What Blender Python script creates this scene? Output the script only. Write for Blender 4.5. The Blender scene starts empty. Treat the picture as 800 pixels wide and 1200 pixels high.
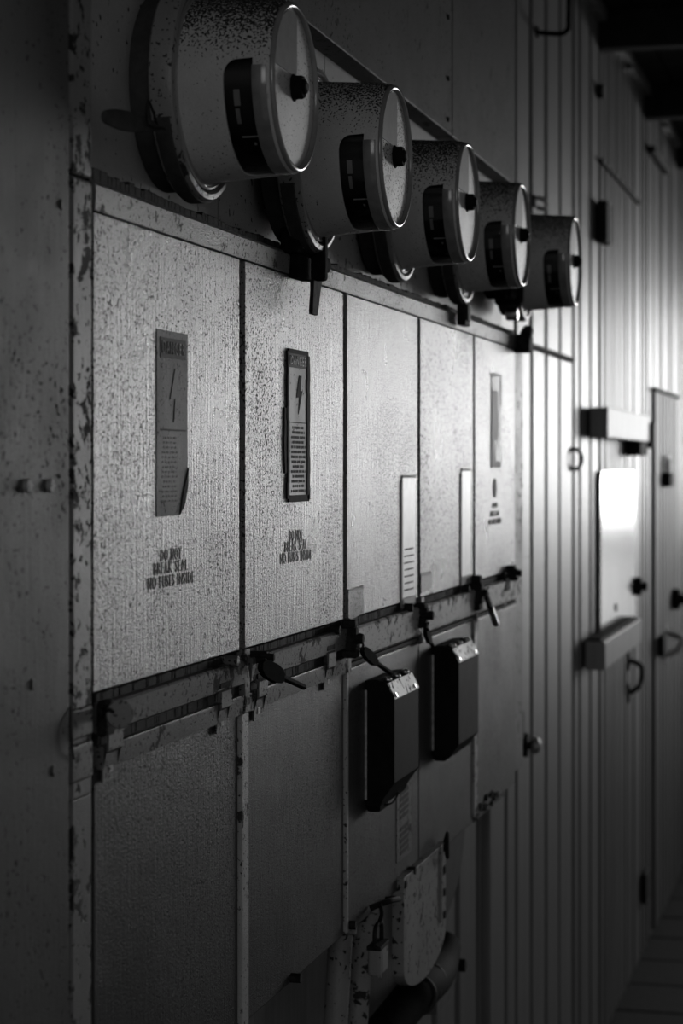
import bpy, bmesh, math, random
from mathutils import Vector, Matrix
random.seed(7)
S = bpy.context.scene
COL = S.collection
PI = math.pi

# ---------------------------------------------------------------- geometry of the place
F = 2400.0                       # focal length in pixels of an 800 x 1200 frame
TH = math.atan(620 / F)          # angle between view axis and the wall's direction
CT, ST = math.cos(TH), math.sin(TH)
CAMY, ZC = -0.657, 1.654         # cabinet front is y = 0; eye height
WY = 0.09                        # plank wall plane
CEIL = 2.945

def X_at(px, y=0.0):
    t = (px - 400) / F; D = y - CAMY
    return D * (CT + t * ST) / (ST - t * CT)
def dep(x, y=0.0):
    return x * CT + (y - CAMY) * ST
def P(px, py, y=0.0):
    x = X_at(px, y)
    return Vector((x, y, ZC + (545 - py) * dep(x, y) / F))
def Z(px, py, y=0.0): return P(px, py, y).z

# ---------------------------------------------------------------- materials
MATS = {}
class NT:
    def __init__(s, name):
        s.m = bpy.data.materials.new(name); s.m.use_nodes = True
        s.t = s.m.node_tree; s.t.nodes.clear()
        s.out = s.n('ShaderNodeOutputMaterial'); s.b = s.n('ShaderNodeBsdfPrincipled')
        s.l(s.b.outputs[0], s.out.inputs[0])
        tc = s.n('ShaderNodeTexCoord'); oi = s.n('ShaderNodeObjectInfo')
        mul = s.n('ShaderNodeMath'); mul.operation = 'MULTIPLY'; mul.inputs[1].default_value = 37.0
        s.l(oi.outputs['Random'], mul.inputs[0])
        add = s.n('ShaderNodeVectorMath'); add.operation = 'ADD'
        s.l(tc.outputs['Object'], add.inputs[0]); s.l(mul.outputs[0], add.inputs[1])
        s.co = add.outputs[0]; s.raw = tc.outputs['Object']
        MATS[name] = s.m
    def n(s, k): return s.t.nodes.new(k)
    def l(s, a, b): s.t.links.new(a, b)
    def noise(s, scale, detail=3, rough=.5, stretch=(1,1,1)):
        mp = s.n('ShaderNodeMapping'); mp.inputs['Scale'].default_value = stretch
        s.l(s.co, mp.inputs[0])
        t = s.n('ShaderNodeTexNoise'); t.inputs['Scale'].default_value = scale
        t.inputs['Detail'].default_value = detail; t.inputs['Roughness'].default_value = rough
        s.l(mp.outputs[0], t.inputs['Vector']); return t.outputs['Fac']
    def ramp(s, fac, a, b, lo=0., hi=1.):
        r = s.n('ShaderNodeMapRange'); r.interpolation_type = 'SMOOTHSTEP'
        for i, v in ((1, a), (2, b), (3, lo), (4, hi)): r.inputs[i].default_value = v
        s.l(fac, r.inputs[0]); return r.outputs[0]
    def math(s, op, a, b):
        m = s.n('ShaderNodeMath'); m.operation = op
        for i, v in enumerate((a, b)):
            if isinstance(v, (int, float)): m.inputs[i].default_value = v
            else: s.l(v, m.inputs[i])
        return m.outputs[0]
    def mix(s, fac, a, b):
        m = s.n('ShaderNodeMix'); m.data_type = 'RGBA'
        if isinstance(fac, (int, float)): m.inputs[0].default_value = fac
        else: s.l(fac, m.inputs[0])
        for i, v in ((6, a), (7, b)):
            if isinstance(v, (int, float)): m.inputs[i].default_value = (v, v, v, 1)
            else: s.l(v, m.inputs[i])
        return m.outputs[2]
    def bump(s, h, strength, dist=.001, prev=None):
        b = s.n('ShaderNodeBump'); b.inputs['Strength'].default_value = strength
        b.inputs['Distance'].default_value = dist; s.l(h, b.inputs['Height'])
        if prev is not None: s.l(prev, b.inputs['Normal'])
        return b.outputs[0]
    def col(s, v):
        if isinstance(v, (int, float)): s.b.inputs['Base Color'].default_value = (v, v, v, 1)
        else: s.l(v, s.b.inputs['Base Color'])
    def set(s, rough=.5, metal=0., spec=.5, normal=None):
        if isinstance(rough, (int, float)): s.b.inputs['Roughness'].default_value = rough
        else: s.l(rough, s.b.inputs['Roughness'])
        s.b.inputs['Metallic'].default_value = metal
        s.b.inputs['Specular IOR Level'].default_value = spec
        if normal is not None: s.l(normal, s.b.inputs['Normal'])

def paint(name, base, rough=.42, speck=.5, speck_scale=170, grain=.5, streak=.5, rust=0., spec=.5, var=.12, updirt=0., rusty=.02, metal=0.):
    s = NT(name)
    big = s.noise(9, 4, .6); c = s.mix(s.ramp(big, .3, .7), base * (1 - var), base * (1 + var))
    fine = s.noise(520, 2); c = s.mix(s.ramp(fine, .35, .65, 0, .35), c, base * .75)
    dens = s.noise(4.5, 3)
    thr = s.noise(speck_scale, 1.5, .5)
    v = s.math('ADD', thr, s.math('MULTIPLY', dens, .30))
    if updirt:                                         # grime settled on the upper side of the drum
        sep = s.n('ShaderNodeSeparateXYZ'); s.l(s.raw, sep.inputs[0])
        v = s.math('ADD', v, s.ramp(sep.outputs[2], -.01, .085, 0, updirt))
    k = .87 - .1 * speck
    sp = s.ramp(v, k, k + .035)
    c = s.mix(sp, c, rusty)
    rgh = s.math('ADD', s.ramp(big, .2, .8, rough - .05, rough + .08), s.math('MULTIPLY', sp, .3))
    if rust:
        r1 = s.noise(42, 6, .68); r2 = s.noise(11, 2)
        rr = s.ramp(s.math('ADD', r1, s.math('MULTIPLY', r2, .35)), .86 - .22 * rust, .90 - .22 * rust)
        c = s.mix(rr, c, rusty); rgh = s.math('ADD', rgh, s.math('MULTIPLY', rr, .3)); sp = s.math('MAXIMUM', sp, rr)
    s.col(c)
    g1 = s.noise(560, 2, .6); g2 = s.noise(260, 3, .6, (1, 1, .06)); g3 = s.noise(16, 3, .5)
    nrm = s.bump(g3, .25, .004)
    nrm = s.bump(g1, grain, .0012, nrm) if grain else nrm
    nrm = s.bump(g2, streak, .0012, nrm) if streak else nrm
    nrm = s.bump(s.math('SUBTRACT', 1.0, sp), .5, .0006, nrm)
    s.set(rgh, metal, spec, nrm); return s.m

def plain(name, base, rough=.5, metal=0., spec=.5, var=.2, bump=.2, scale=60):
    s = NT(name); n = s.noise(scale, 4, .6)
    s.col(s.mix(s.ramp(n, .3, .7), base * (1 - var), base * (1 + var)))
    s.set(rough, metal, spec, s.bump(s.noise(scale * 4, 3), bump, .0006)); return s.m

def wood(name, base, rough=.5, spec=.5, var=.18, bump=.5):
    s = NT(name)
    g = s.noise(60, 5, .6, (1, 1, .04)); sm = s.noise(2.2, 3); saw = s.noise(90, 2, .5, (.15, 1, 1))
    c = s.mix(s.ramp(g, .3, .7), base * (1 - var), base * (1 + var))
    c = s.mix(s.ramp(sm, .35, .7, 0, .45), c, base * .7)
    sp = s.ramp(s.math('ADD', s.noise(28, 5, .65), s.math('MULTIPLY', s.noise(3, 2), .3)), .86, .90)
    c = s.mix(sp, c, base * .25); s.col(c)
    n = s.bump(g, bump, .002); n = s.bump(saw, bump * .6, .0015, n)
    s.set(rough, 0, spec, n); return s.m

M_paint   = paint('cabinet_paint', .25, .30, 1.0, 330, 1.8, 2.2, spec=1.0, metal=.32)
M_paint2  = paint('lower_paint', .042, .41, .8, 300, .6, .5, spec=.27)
M_back    = paint('recess_paint', .42, .45, .25, 120, .5, .35)
M_cover   = paint('upper_cover_paint', .042, .55, .5, 160, .45, .3, rust=.2, spec=.1)
M_post    = paint('post_paint', .24, .45, .5, 130, .4, .3, rust=.74, spec=.35)
M_ledge   = paint('ledge_paint', .20, .36, 1.0, 240, 2.0, .2, rust=.35, spec=.45)
M_rail    = paint('rail_paint', .14, .46, .9, 220, .4, .2, rust=.5, spec=.32)
M_railold = paint('worn_rail_paint', .42, .42, .8, 150, .6, .2, rust=.5)
M_strip   = paint('gap_strip_paint', .34, .55, .6, 120, .4, .3, rust=.2)
M_strip2  = paint('rusty_strip_paint', .42, .45, .9, 240, .7, .2, rust=.42, spec=.8)
M_board   = paint('painted_board', .085, .52, .5, 200, .35, .3, rust=.0, spec=.26)
M_meter   = paint('painted_glass', .55, .36, .42, 420, .3, 0, spec=.5, updirt=.26, rusty=.025)
M_ring    = paint('ring_paint', .24, .38, .75, 230, .3, 0, rust=.2, spec=.5)
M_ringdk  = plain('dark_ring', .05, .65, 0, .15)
M_face    = paint('meter_face', .7, .46, .8, 380, .25, 0, spec=1.0, metal=.6)
M_name    = plain('face_patch', .22, .43, .2, .7, .1, .05)
M_bead    = plain('clear_bead', .25, .16, 0, 1., .1, .05)
M_clear   = plain('clear_cover', .20, .15, 0, .9, .15, .05)
M_black   = plain('black_plastic', .010, .8, 0, .05)
M_dark    = plain('dark_interior', .008, .6, 0, .2)
M_rust    = plain('rusty_steel', .018, .75, 0, .2, .6, .8, 90)
M_steel   = plain('bare_steel', .45, .35, .7, .5, .3, .4, 120)
M_screw   = plain('bright_screw', .9, .28, 1., 1.0)
M_sticker = paint('faded_sticker', .12, .55, .5, 320, .4, .3, spec=.18)
M_stickerb= paint('printed_sticker', .30, .5, .2, 220, .15, .1, spec=.22)
M_stickerd= plain('sticker_header', .03, .6, 0, .08)
M_ink     = plain('ink', .02, .7, 0, .06)
M_stamp   = plain('stamp_ink', .07, .5, 0, .3)
M_inkp    = plain('faint_print', .045, .55, 0, .12)
M_inkf    = plain('faded_ink', .06, .7, 0, .1)
M_white   = plain('white_paper', .80, .42, .1, .7, .06, .1)
M_boxb    = plain('box_plastic', .012, .6, 0, .04, .25, .2, 30)
M_boxw    = paint('pale_box_top', .55, .45, 1.1, 120, .4, 0)
M_wood    = wood('painted_planks', .19, .42, .38)
M_wood2   = wood('painted_door_planks', .2, .42, .42)
M_wooddk  = wood('grey_planks', .15, .52, .32)
M_block   = wood('block_wood', .36, .47, .28)
M_floor   = wood('floor_planks', .045, .75, .15)
M_ceil    = plain('ceiling_boards', .03, .9, 0, .1, .3, .5, 8)
M_gap     = plain('gap', .02, .9, 0, .1)
M_mirror  = plain('polished_plate', .5, .22, 1.0, .5, .05, .06, 5)
M_pipe    = paint('conduit_paint', .30, .5, .8, 120, .4, .1, rust=.35)
M_pane    = NT('clear_pane')
def _pane():
    s = M_pane; t = s.n('ShaderNodeBsdfTransparent'); g = s.n('ShaderNodeBsdfGlossy'); g.inputs['Roughness'].default_value = .05
    fr = s.n('ShaderNodeFresnel'); fr.inputs['IOR'].default_value = 1.45
    mx = s.n('ShaderNodeMixShader'); s.l(fr.outputs[0], mx.inputs[0]); s.l(t.outputs[0], mx.inputs[1]); s.l(g.outputs[0], mx.inputs[2])
    s.l(mx.outputs[0], s.out.inputs[0]); s.t.nodes.remove(s.b)
_pane(); M_pane = M_pane.m

# ---------------------------------------------------------------- mesh helpers
def absorb(bm, tb):
    me = bpy.data.meshes.new('tmp'); tb.to_mesh(me); tb.free(); bm.from_mesh(me); bpy.data.meshes.remove(me)
def box(bm, x0, x1, y0, y1, z0, z1, bev=0., seg=2, rot=None):
    tb = bmesh.new(); bmesh.ops.create_cube(tb, size=1)
    sx, sy, sz = abs(x1-x0), abs(y1-y0), abs(z1-z0); c = Vector(((x0+x1)/2, (y0+y1)/2, (z0+z1)/2))
    for v in tb.verts: v.co = Vector((v.co.x*sx, v.co.y*sy, v.co.z*sz))
    if bev: bmesh.ops.bevel(tb, geom=tb.edges[:], offset=min(bev, .45*min(sx, sy, sz)), segments=seg, profile=.5, affect='EDGES')
    for v in tb.verts: v.co = (rot @ v.co if rot else v.co) + c
    absorb(bm, tb); return bm
def prism(bm, poly, axis, a0, a1, bev=0., seg=2):
    """poly in the plane across axis ('x': (y,z)  'y': (x,z)  'z': (x,y)), extruded a0..a1"""
    tb = bmesh.new()
    def co(p, a):
        return Vector((a, p[0], p[1])) if axis == 'x' else Vector((p[0], a, p[1])) if axis == 'y' else Vector((p[0], p[1], a))
    A = [tb.verts.new(co(p, a0)) for p in poly]; B = [tb.verts.new(co(p, a1)) for p in poly]
    tb.faces.new(A); tb.faces.new(B[::-1]); n = len(poly)
    for i in range(n): tb.faces.new((A[i], B[i], B[(i+1) % n], A[(i+1) % n]))
    bmesh.ops.recalc_face_normals(tb, faces=tb.faces[:])
    if bev:
        ed = [e for e in tb.edges if len(e.link_faces) == 2 and e.calc_face_angle(0) > .35]
        bmesh.ops.bevel(tb, geom=ed, offset=bev, segments=seg, profile=.5, affect='EDGES')
    absorb(bm, tb); return bm
def lathe(bm, prof, seg=96, a0=0., a1=2*PI, cap=True):
    """prof = [(r, q)], axis along -Y (y = -q); angle 0 = -X, growing upward"""
    full = abs(a1 - a0 - 2*PI) < 1e-6
    tb = bmesh.new(); n = seg if full else seg + 1; rows = []
    for r, q in prof:
        if r < 1e-6: rows.append([tb.verts.new((0, -q, 0))] * n); continue
        rows.append([tb.verts.new((-r*math.cos(a0+(a1-a0)*i/seg), -q, r*math.sin(a0+(a1-a0)*i/seg))) for i in range(n)])
    for k in range(len(rows)-1):
        for i in range(seg):
            j = (i+1) % n
            vs = []
            for v in (rows[k][i], rows[k][j], rows[k+1][j], rows[k+1][i]):
                if v not in vs: vs.append(v)
            if len(vs) > 2:
                try: tb.faces.new(vs)
                except ValueError: pass
    bmesh.ops.recalc_face_normals(tb, faces=tb.faces[:])
    absorb(bm, tb); return bm
def tube(bm, pts, r, seg=10, r2=None, closed=False):
    pts = [Vector(p) for p in pts]; tb = bmesh.new(); rings = []; n = len(pts)
    up = Vector((.123, .456, .88)).normalized()
    for i, p in enumerate(pts):
        if closed: d = pts[(i+1) % n] - pts[i-1]
        else: d = (pts[min(i+1, n-1)] - pts[max(i-1, 0)])
        d.normalize(); u = d.cross(up).normalized(); w = d.cross(u)
        rr = r if r2 is None else r + (r2-r)*i/(n-1)
        rings.append([tb.verts.new(p + rr*(math.cos(2*PI*k/seg)*u + math.sin(2*PI*k/seg)*w)) for k in range(seg)])
    for i in range(n if closed else n-1):
        a, b = rings[i], rings[(i+1) % n]
        for k in range(seg): tb.faces.new((a[k], a[(k+1) % seg], b[(k+1) % seg], b[k]))
    if not closed: tb.faces.new(rings[0][::-1]); tb.faces.new(rings[-1])
    bmesh.ops.recalc_face_normals(tb, faces=tb.faces[:])
    absorb(bm, tb); return bm
def cyl(bm, p0, p1, r, seg=24, bev=0.):
    p0, p1 = Vector(p0), Vector(p1); d = (p1-p0); L = d.length; q = d.to_track_quat('Z', 'Y').to_matrix()
    tb = bmesh.new(); bmesh.ops.create_cone(tb, cap_ends=True, segments=seg, radius1=r, radius2=r, depth=L)
    if bev:
        ed = [e for e in tb.edges if e.calc_face_angle(0) > 1.]
        bmesh.ops.bevel(tb, geom=ed, offset=bev, segments=2, profile=.5, affect='EDGES')
    for v in tb.verts: v.co = q @ v.co + (p0+p1)/2
    absorb(bm, tb); return bm
def dome(bm, c, r):
    tb = bmesh.new(); bmesh.ops.create_uvsphere(tb, u_segments=16, v_segments=10, radius=r)
    for v in tb.verts: v.co = Vector((v.co.x, v.co.y, v.co.z*.8)) + Vector(c)
    absorb(bm, tb)
def smooth_path(pts, n=6):
    pts = [Vector(p) for p in pts]; out = []
    for i in range(len(pts)-1):
        a, b, c, d = pts[max(i-1, 0)], pts[i], pts[i+1], pts[min(i+2, len(pts)-1)]
        for k in range(n):
            t = k/n
            out.append(.5*((2*b)+(c-a)*t+(2*a-5*b+4*c-d)*t*t+(3*b-a-3*c+d)*t**3))
    out.append(pts[-1]); return out
def rrect(x0, x1, z0, z1, r, n=6):
    o = []
    for cx, cz, a in ((x1-r, z1-r, 0), (x0+r, z1-r, PI/2), (x0+r, z0+r, PI), (x1-r, z0+r, 1.5*PI)):
        for k in range(n+1): o.append((cx+r*math.cos(a+PI/2*k/n), cz+r*math.sin(a+PI/2*k/n)))
    return o
def finish(me, mat, ang=40):
    me.materials.clear(); me.materials.append(mat)
    bm = bmesh.new(); bm.from_mesh(me)
    bmesh.ops.remove_doubles(bm, verts=bm.verts[:], dist=1e-6)
    for f in bm.faces: f.smooth = True
    for e in bm.edges:
        if len(e.link_faces) == 2 and e.calc_face_angle(0) > math.radians(ang): e.smooth = False
    bm.to_mesh(me); bm.free()
def org(o):
    p = Vector((0, 0, 0))
    while o is not None: p += o.location; o = o.parent
    return p
def obj(name, bm, mat, parent=None, loc=None, label=None, local=False):
    """link a bmesh as ONE mesh object; world coordinates unless local"""
    me = bpy.data.meshes.new(name); o = bpy.data.objects.new(name, me); COL.objects.link(o)
    if loc is not None: o.location = Vector(loc)
    if parent is not None: o.parent = parent
    if not local:
        w = org(o)
        bmesh.ops.translate(bm, verts=bm.verts[:], vec=-w)
    bm.to_mesh(me); bm.free(); finish(me, mat)
    wn = o.modifiers.new('normals', 'WEIGHTED_NORMAL'); wn.keep_sharp = True; wn.weight = 100
    if label: o['label'] = label
    return o
def tag(o, label, cat, group=None):
    o['label'] = label; o['category'] = cat
    if group: o['group'] = group
    return o
def thing(name, label, cat, loc, group=None):
    o = bpy.data.objects.new(name, None); COL.objects.link(o); o.location = loc; o.empty_display_size = .05
    return tag(o, label, cat, group)
def struct(name, bm, mat, loc=(0,0,0)):
    o = obj(name, bm, mat, None, loc); o['kind'] = 'structure'; return o
N = bmesh.new
def text_bm(body, x0, x1, z0, z1, y, depth=.0006):
    cu = bpy.data.curves.new('t', 'FONT'); cu.body = body; cu.size = 1; cu.extrude = .5; cu.resolution_u = 3;  cu.space_character = 1.22; cu.space_word = 1.3
    to = bpy.data.objects.new('t', cu); COL.objects.link(to)
    dg = bpy.context.evaluated_depsgraph_get(); me = bpy.data.meshes.new_from_object(to.evaluated_get(dg))
    bpy.data.objects.remove(to); bpy.data.curves.remove(cu)
    bm = bmesh.new(); bm.from_mesh(me); bpy.data.meshes.remove(me)
    xs = [v.co.x for v in bm.verts]; ys = [v.co.y for v in bm.verts]
    ax, bx, ay, by = min(xs), max(xs), min(ys), max(ys)
    for v in bm.verts:
        u = (v.co.x-ax)/(bx-ax); w = (v.co.y-ay)/(by-ay)
        v.co = Vector((x0+u*(x1-x0), y - depth*(.5+v.co.z), z0+w*(z1-z0)))
    bmesh.ops.recalc_face_normals(bm, faces=bm.faces[:])
    return bm

# ================================================================ THE SETTING
zt = CEIL
def planks(x_edges, z0, z1, yf, thick=.03, gap=.044, bev=.006):
    bm = N()
    for a, b in zip(x_edges[:-1], x_edges[1:]):
        box(bm, a+gap/2, b-gap/2, yf + random.uniform(-.001, .001), yf+thick, z0, z1, bev, 2)
    box(bm, x_edges[0], x_edges[-1], yf+thick-.004, yf+thick+.02, z0, z1)
    return bm
xs = [3.30, 3.55, 3.76, 3.97, 4.19, 4.40, 4.61, 4.83, 5.06, 5.30]
while xs[-1] < 10.5: xs.append(xs[-1] + random.choice((.105, .21, .12, .2, .11)))
struct('wall_right', planks(xs, 0, zt, WY), M_wood, (5, WY, 0))
# painted sheet behind the cabinet, and the board at its left
bm = N(); box(bm, .7, 3.5, WY, WY+.05, 0, zt); struct('wall_back', bm, M_wooddk, (2, WY, 0))
bm = N(); box(bm, .6, X_at(83, -.016), -.016, WY, 0, zt, .006, 3); wl = struct('wall_left', bm, M_board, (1.2, 0, 0))
for px, py in ((30, 569), (57, 569)):
    p = P(px, py, -.016); bm = N()
    cyl(bm, p+Vector((0, .003, 0)), p+Vector((0, -.0035, 0)), .0055, 20, .0015)
    box(bm, p.x-.0045, p.x+.0045, p.y-.0045, p.y-.003, p.z-.0006, p.z+.0006)
    obj('screw', bm, M_strip, wl, label='round slotted screw head')
for px, py in ((38, 802), (62, 903), (72, 240)):
    p = P(px, py, -.016); bm = N(); cyl(bm, p+Vector((0, .003, 0)), p+Vector((0, -.0015, 0)), .0045, 20, .001)
    obj('screw', bm, M_board, wl, label='painted over screw head')
# floor of planks running across, and the boarded ceiling
bm = N(); x = .3
while x < 11:
    box(bm, x, x+.322, -2.6, WY+.05, -.04, random.uniform(-.002, .001), .006); x += .33
box(bm, .3, 11, -2.6, WY+.05, -.08, -.035)
struct('floor', bm, M_floor)
bm = N(); y = WY+.05
while y > -2.5:
    box(bm, .3, 11, y-.145, y, zt, zt+.03, .006); y -= .15
box(bm, .3, 11, -2.6, WY+.05, zt+.025, zt+.06)
struct('ceiling', bm, M_ceil)
for i, xx in enumerate((4.6, 5.8, 7.0, 8.2)):
    bm = N(); box(bm, xx, xx+.07, -2.5, WY, zt-.11, zt, .005); o = struct('beam', bm, M_ceil)
bm = N(); x = 3.4
while x < 10.5:
    w = random.uniform(.06, .2); box(bm, x, x+w, WY-.02-random.uniform(0, .006), WY+.01, zt-.03-random.uniform(0, .016), zt, .004); x += w
struct('trim_1', bm, M_wood)

# ---- doors in the plank wall
def door(nm, x_edges, z0, z1, yf, mat):
    bm = planks(x_edges, z0, z1, yf, .03, .036, .006)
    o = obj(nm, bm, mat, None, ((x_edges[0]+x_edges[-1])/2, yf, z0)); o['kind'] = 'structure'; return o
z_d1 = ZC+.262
d1 = door('door_1', [4.00, 4.2, 4.33, 4.537, 4.747, 4.96, 5.185], .02, z_d1, WY-.014, M_wood2)
bm = N(); box(bm, 3.97, 5.19, WY-.020, WY, z_d1, z_d1+.010, .002); obj('drip_strip', bm, M_rust, d1, label='dark strip along the top of the door')
p = P(613, 873, WY-.014); bm = N()
cyl(bm, p, p+Vector((0, -.012, 0)), .026, 24, .003); cyl(bm, p+Vector((0, -.01, 0)), p+Vector((0, -.022, 0)), .009, 16)
obj('door_knob', bm, M_rust, d1, label='dark round door knob with worn metal')
bm = N(); lathe(bm, [(0, .040), (.010, .039), (.017, .034), (.019, .029), (.016, .022), (.008, .019), (0, .019)], 28)
bmesh.ops.translate(bm, verts=bm.verts[:], vec=p+Vector((0, .002, 0))); obj('knob_ball', bm, M_steel, d1.children[-1])
p = P(606, 850, WY-.014); bm = N(); box(bm, p.x-.02, p.x+.02, p.y-.012, p.y, p.z-.03, p.z+.03, .003); obj('latch_plate', bm, M_rust, d1)
d2 = door('door_2', [5.80, 5.9, 6.0, 6.1, 6.21, 6.32, 6.42, 6.53, 6.64, 6.75], .02, ZC+.856, WY-.007, M_wood)
bm = N(); box(bm, 5.78, 6.77, WY-.016, WY, ZC+.856, ZC+.866, .002); obj('drip_strip', bm, M_rust, d2, label='dark strip along the top of the tall door')
d3 = door('door_3', [7.24, 7.36, 7.47, 7.58, 7.7, 7.81, 7.92, 8.03, 8.14], .02, z_d1, WY-.014, M_wooddk)
bm = N(); box(bm, 7.22, 8.16, WY-.022, WY, z_d1, z_d1+.010, .002); obj('drip_strip', bm, M_rust, d3, label='dark strip along the top of the door')

# ================================================================ METER CABINET
ZB = ZC-.61                       # bottom edge of the cabinet
XL, XR = X_at(109), X_at(604)
DIV = [X_at(108.5), X_at(283.5), X_at(404), X_at(490.5), X_at(555), X_at(604)]
zT, zR, zR2 = ZC+.2215, ZC-.200, ZC-.266     # cover top, cover bottom, lower cover top
zHood = ZC+.530
cab = thing('meter_cabinet', 'pale painted steel meter cabinet against the plank wall', 'cabinet', (XL, .06, ZB))
bm = N()
box(bm, XL-.03, XR+.02, .034, WY-.001, ZB+.02, zt-.02)
for zz in (ZB+.003,): box(bm, XL, XR, .008, .04, zz, zz+.02)
obj('case', bm, M_strip, cab)
# recess back plate with its seams
bm = N()
for a, b in zip(DIV[:-1], DIV[1:]): box(bm, a+.0015, b-.0015, .027, .036, zT+.02, zHood+.06, .001)
obj('back_plate', bm, M_back, cab)
# upper covers above the recess (two sheets meeting in one seam)
xs_ = X_at(527)
for a, b in ((XL-.02, xs_-.001), (xs_+.001, X_at(601))):
    bm = N(); box(bm, a, b, -.004, .034, zHood, zt-.02, .003); obj('upper_cover', bm, M_cover, cab)
bm = N(); box(bm, XL, XR, .0, .03, zHood+.004, zHood+.012); obj('soffit', bm, M_rust, cab)  # shade under the upper covers is put into its dark colour
for py in (20, 92, 140):
    p = P(524.5, py, -.004); bm = N(); cyl(bm, p+Vector((0, .002, 0)), p+Vector((0, -.003, 0)), .004, 14, .001); obj('rivet', bm, M_rust, cab)
# ledge under the recess
bm = N(); prism(bm, [(.030, zT+.0012), (-.0012, zT+.0012), (-.0022, zT+.003), (-.003, zT+.023), (.001, zT+.027), (.010, zT+.027), (.030, zT+.022)], 'x', XL, XR+.005)
obj('ledge', bm, M_ledge, cab)
bm = N(); x = XL  # dark strip for rust and the painted shadow line above the ledge
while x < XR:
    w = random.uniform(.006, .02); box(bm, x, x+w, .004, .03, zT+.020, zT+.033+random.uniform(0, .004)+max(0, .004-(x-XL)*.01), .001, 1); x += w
obj('rust_shade', bm, M_rust, cab, label='dark jagged strip of rust and painted shade above the ledge')
# corner post with rust, end post
bm = N(); box(bm, X_at(84.5, -.006), X_at(108.5, -.006), -.006, .06, ZC-.285, ZC+.245, .004, 3); box(bm, X_at(84.5, -.0065), X_at(108.5, -.0065), -.0065, .06, ZC+.247, zt-.02, .004, 3)
box(bm, X_at(84.5, -.003), X_at(108, -.003), -.003, .06, ZB, ZC-.283, .003, 3)
obj('corner_post', bm, M_post, cab)
bm = N(); box(bm, X_at(604.5), X_at(615), .004, .06, ZB+.02, zT+.03, .003); obj('end_post', bm, M_rail, cab)
for za, zb in ((-.206, -.232), (-.236, -.268)):
    bm = N(); box(bm, X_at(84.5, -.0095), X_at(109.5, -.0095), -.0095, -.004, ZC+zb, ZC+za, .003, 3); obj('post_clip', bm, M_rail, cab)
bm = N(); tube(bm, smooth_path([P(82, 828, -.016), P(82.5, 850, -.02), P(85, 878, -.02), P(87, 890, -.016)]), .0008); obj('seal_wire', bm, M_rust, cab)
# recessed strips between covers, raised rusty strips between lower covers
for i in range(1, 5):
    w = (.0115, .009, .009, .009)[i-1]
    bm = N(); box(bm, DIV[i]-w, DIV[i]+w, .007, .03, zR, zT+.0, .001); obj('gap_strip', bm, M_strip, cab)
    if i != 3:
        w = (.013, .005, .005, .014)[i-1]
        bm = N(); box(bm, DIV[i]-w, DIV[i]+w, -.004, .03, ZB+.006 if i > 1 else ZB-.02, zR2+.004, .002); obj('lower_strip', bm, M_strip2, cab)
    bm = N(); box(bm, DIV[i]-.010, DIV[i]+.010, -.0065, .03, zR2-.002, zR+.002, .002); obj('rail_joint', bm, M_rail, cab)
# the rail, one section per bay
for i in range(5):
    a, b = DIV[i]+.011, DIV[i+1]-.011
    bm = N(); box(bm, a-.012, b+.012, .012, .03, zR2-.004, zR+.004)
    if i < 2:
        prism(bm, [(.014, zR-.009), (-.007, zR-.009), (-.009, zR-.011), (-.007, zR-.034), (-.004, zR-.036), (.014, zR-.036)], 'x', a, b)
        r = obj('rail', bm, M_rail, cab)
        bm = N(); prism(bm, [(.014, zR-.047), (-.0055, zR-.047), (-.006, zR-.049), (-.0045, zR-.0675), (.014, zR-.0675)], 'x', a, b); obj('rail_lip', bm, M_rail, r)
    else:
        n = 14; 
        prism(bm, [(.014, zR-.011), (-.006, zR-.011), (-.009, zR-.014), (-.006, zR-.052), (-.002, zR-.056), (.014, zR-.056)], 'x', a, b)
        r = obj('rail', bm, M_railold, cab)
        bm = N(); box(bm, a, b, -.0035, .014, zR-.063, zR-.0575, .001); obj('rail_lip', bm, M_rust, r)
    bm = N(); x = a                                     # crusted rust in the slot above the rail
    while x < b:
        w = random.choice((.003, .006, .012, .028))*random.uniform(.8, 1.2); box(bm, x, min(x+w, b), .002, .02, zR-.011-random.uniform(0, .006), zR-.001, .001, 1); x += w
    obj('rust_shade', bm, M_rust, r, label='dark rust crust in the slot above the rail')
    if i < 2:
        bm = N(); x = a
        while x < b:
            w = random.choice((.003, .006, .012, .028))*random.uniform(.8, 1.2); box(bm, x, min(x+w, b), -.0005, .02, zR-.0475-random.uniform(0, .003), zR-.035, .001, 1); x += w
        obj('rust_shade', bm, M_rust, r, label='dark rust crust between the two rail lips')
# bent latch tabs hanging over the lower covers
def latch(px, py, k=1., mat=None):
    p = P(px, py, -.008); h = .030*k; w = .034*k; bm = N()
    prism(bm, [(.004, p.z+h*.62), (-.002, p.z+h*.62), (-.0075, p.z+h*.5), (-.0075, p.z-h*.02), (-.002, p.z-h*.2), (-.002, p.z-h*.85), (-.0040, p.z-h*.85),
               (-.0040, p.z-h*.12), (-.0098, p.z+h*.03), (-.0098, p.z+h*.58), (-.003, p.z+h*.74), (.004, p.z+h*.74)], 'x', p.x-w/2, p.x+w/2)
    o = obj('latch', bm, mat or M_rail, cab)
    bm = N(); box(bm, p.x-w*.5, p.x+w*.5, -.0085, -.001, p.z+h*.68, p.z+h*.88, .001); obj('latch_slot', bm, M_rust, o)
    bm = N(); box(bm, p.x-w*.12, p.x+w*.16, -.0046, -.0038, p.z-h*.65, p.z-h*.25, .0003); obj('latch_hole', bm, M_strip2, o)
    return o
latch(134, 878, 1.05); latch(264, 829); latch(307, 816); latch(388, 782, 1.05)
latch(594, 692, 1.3, M_rust)
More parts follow.
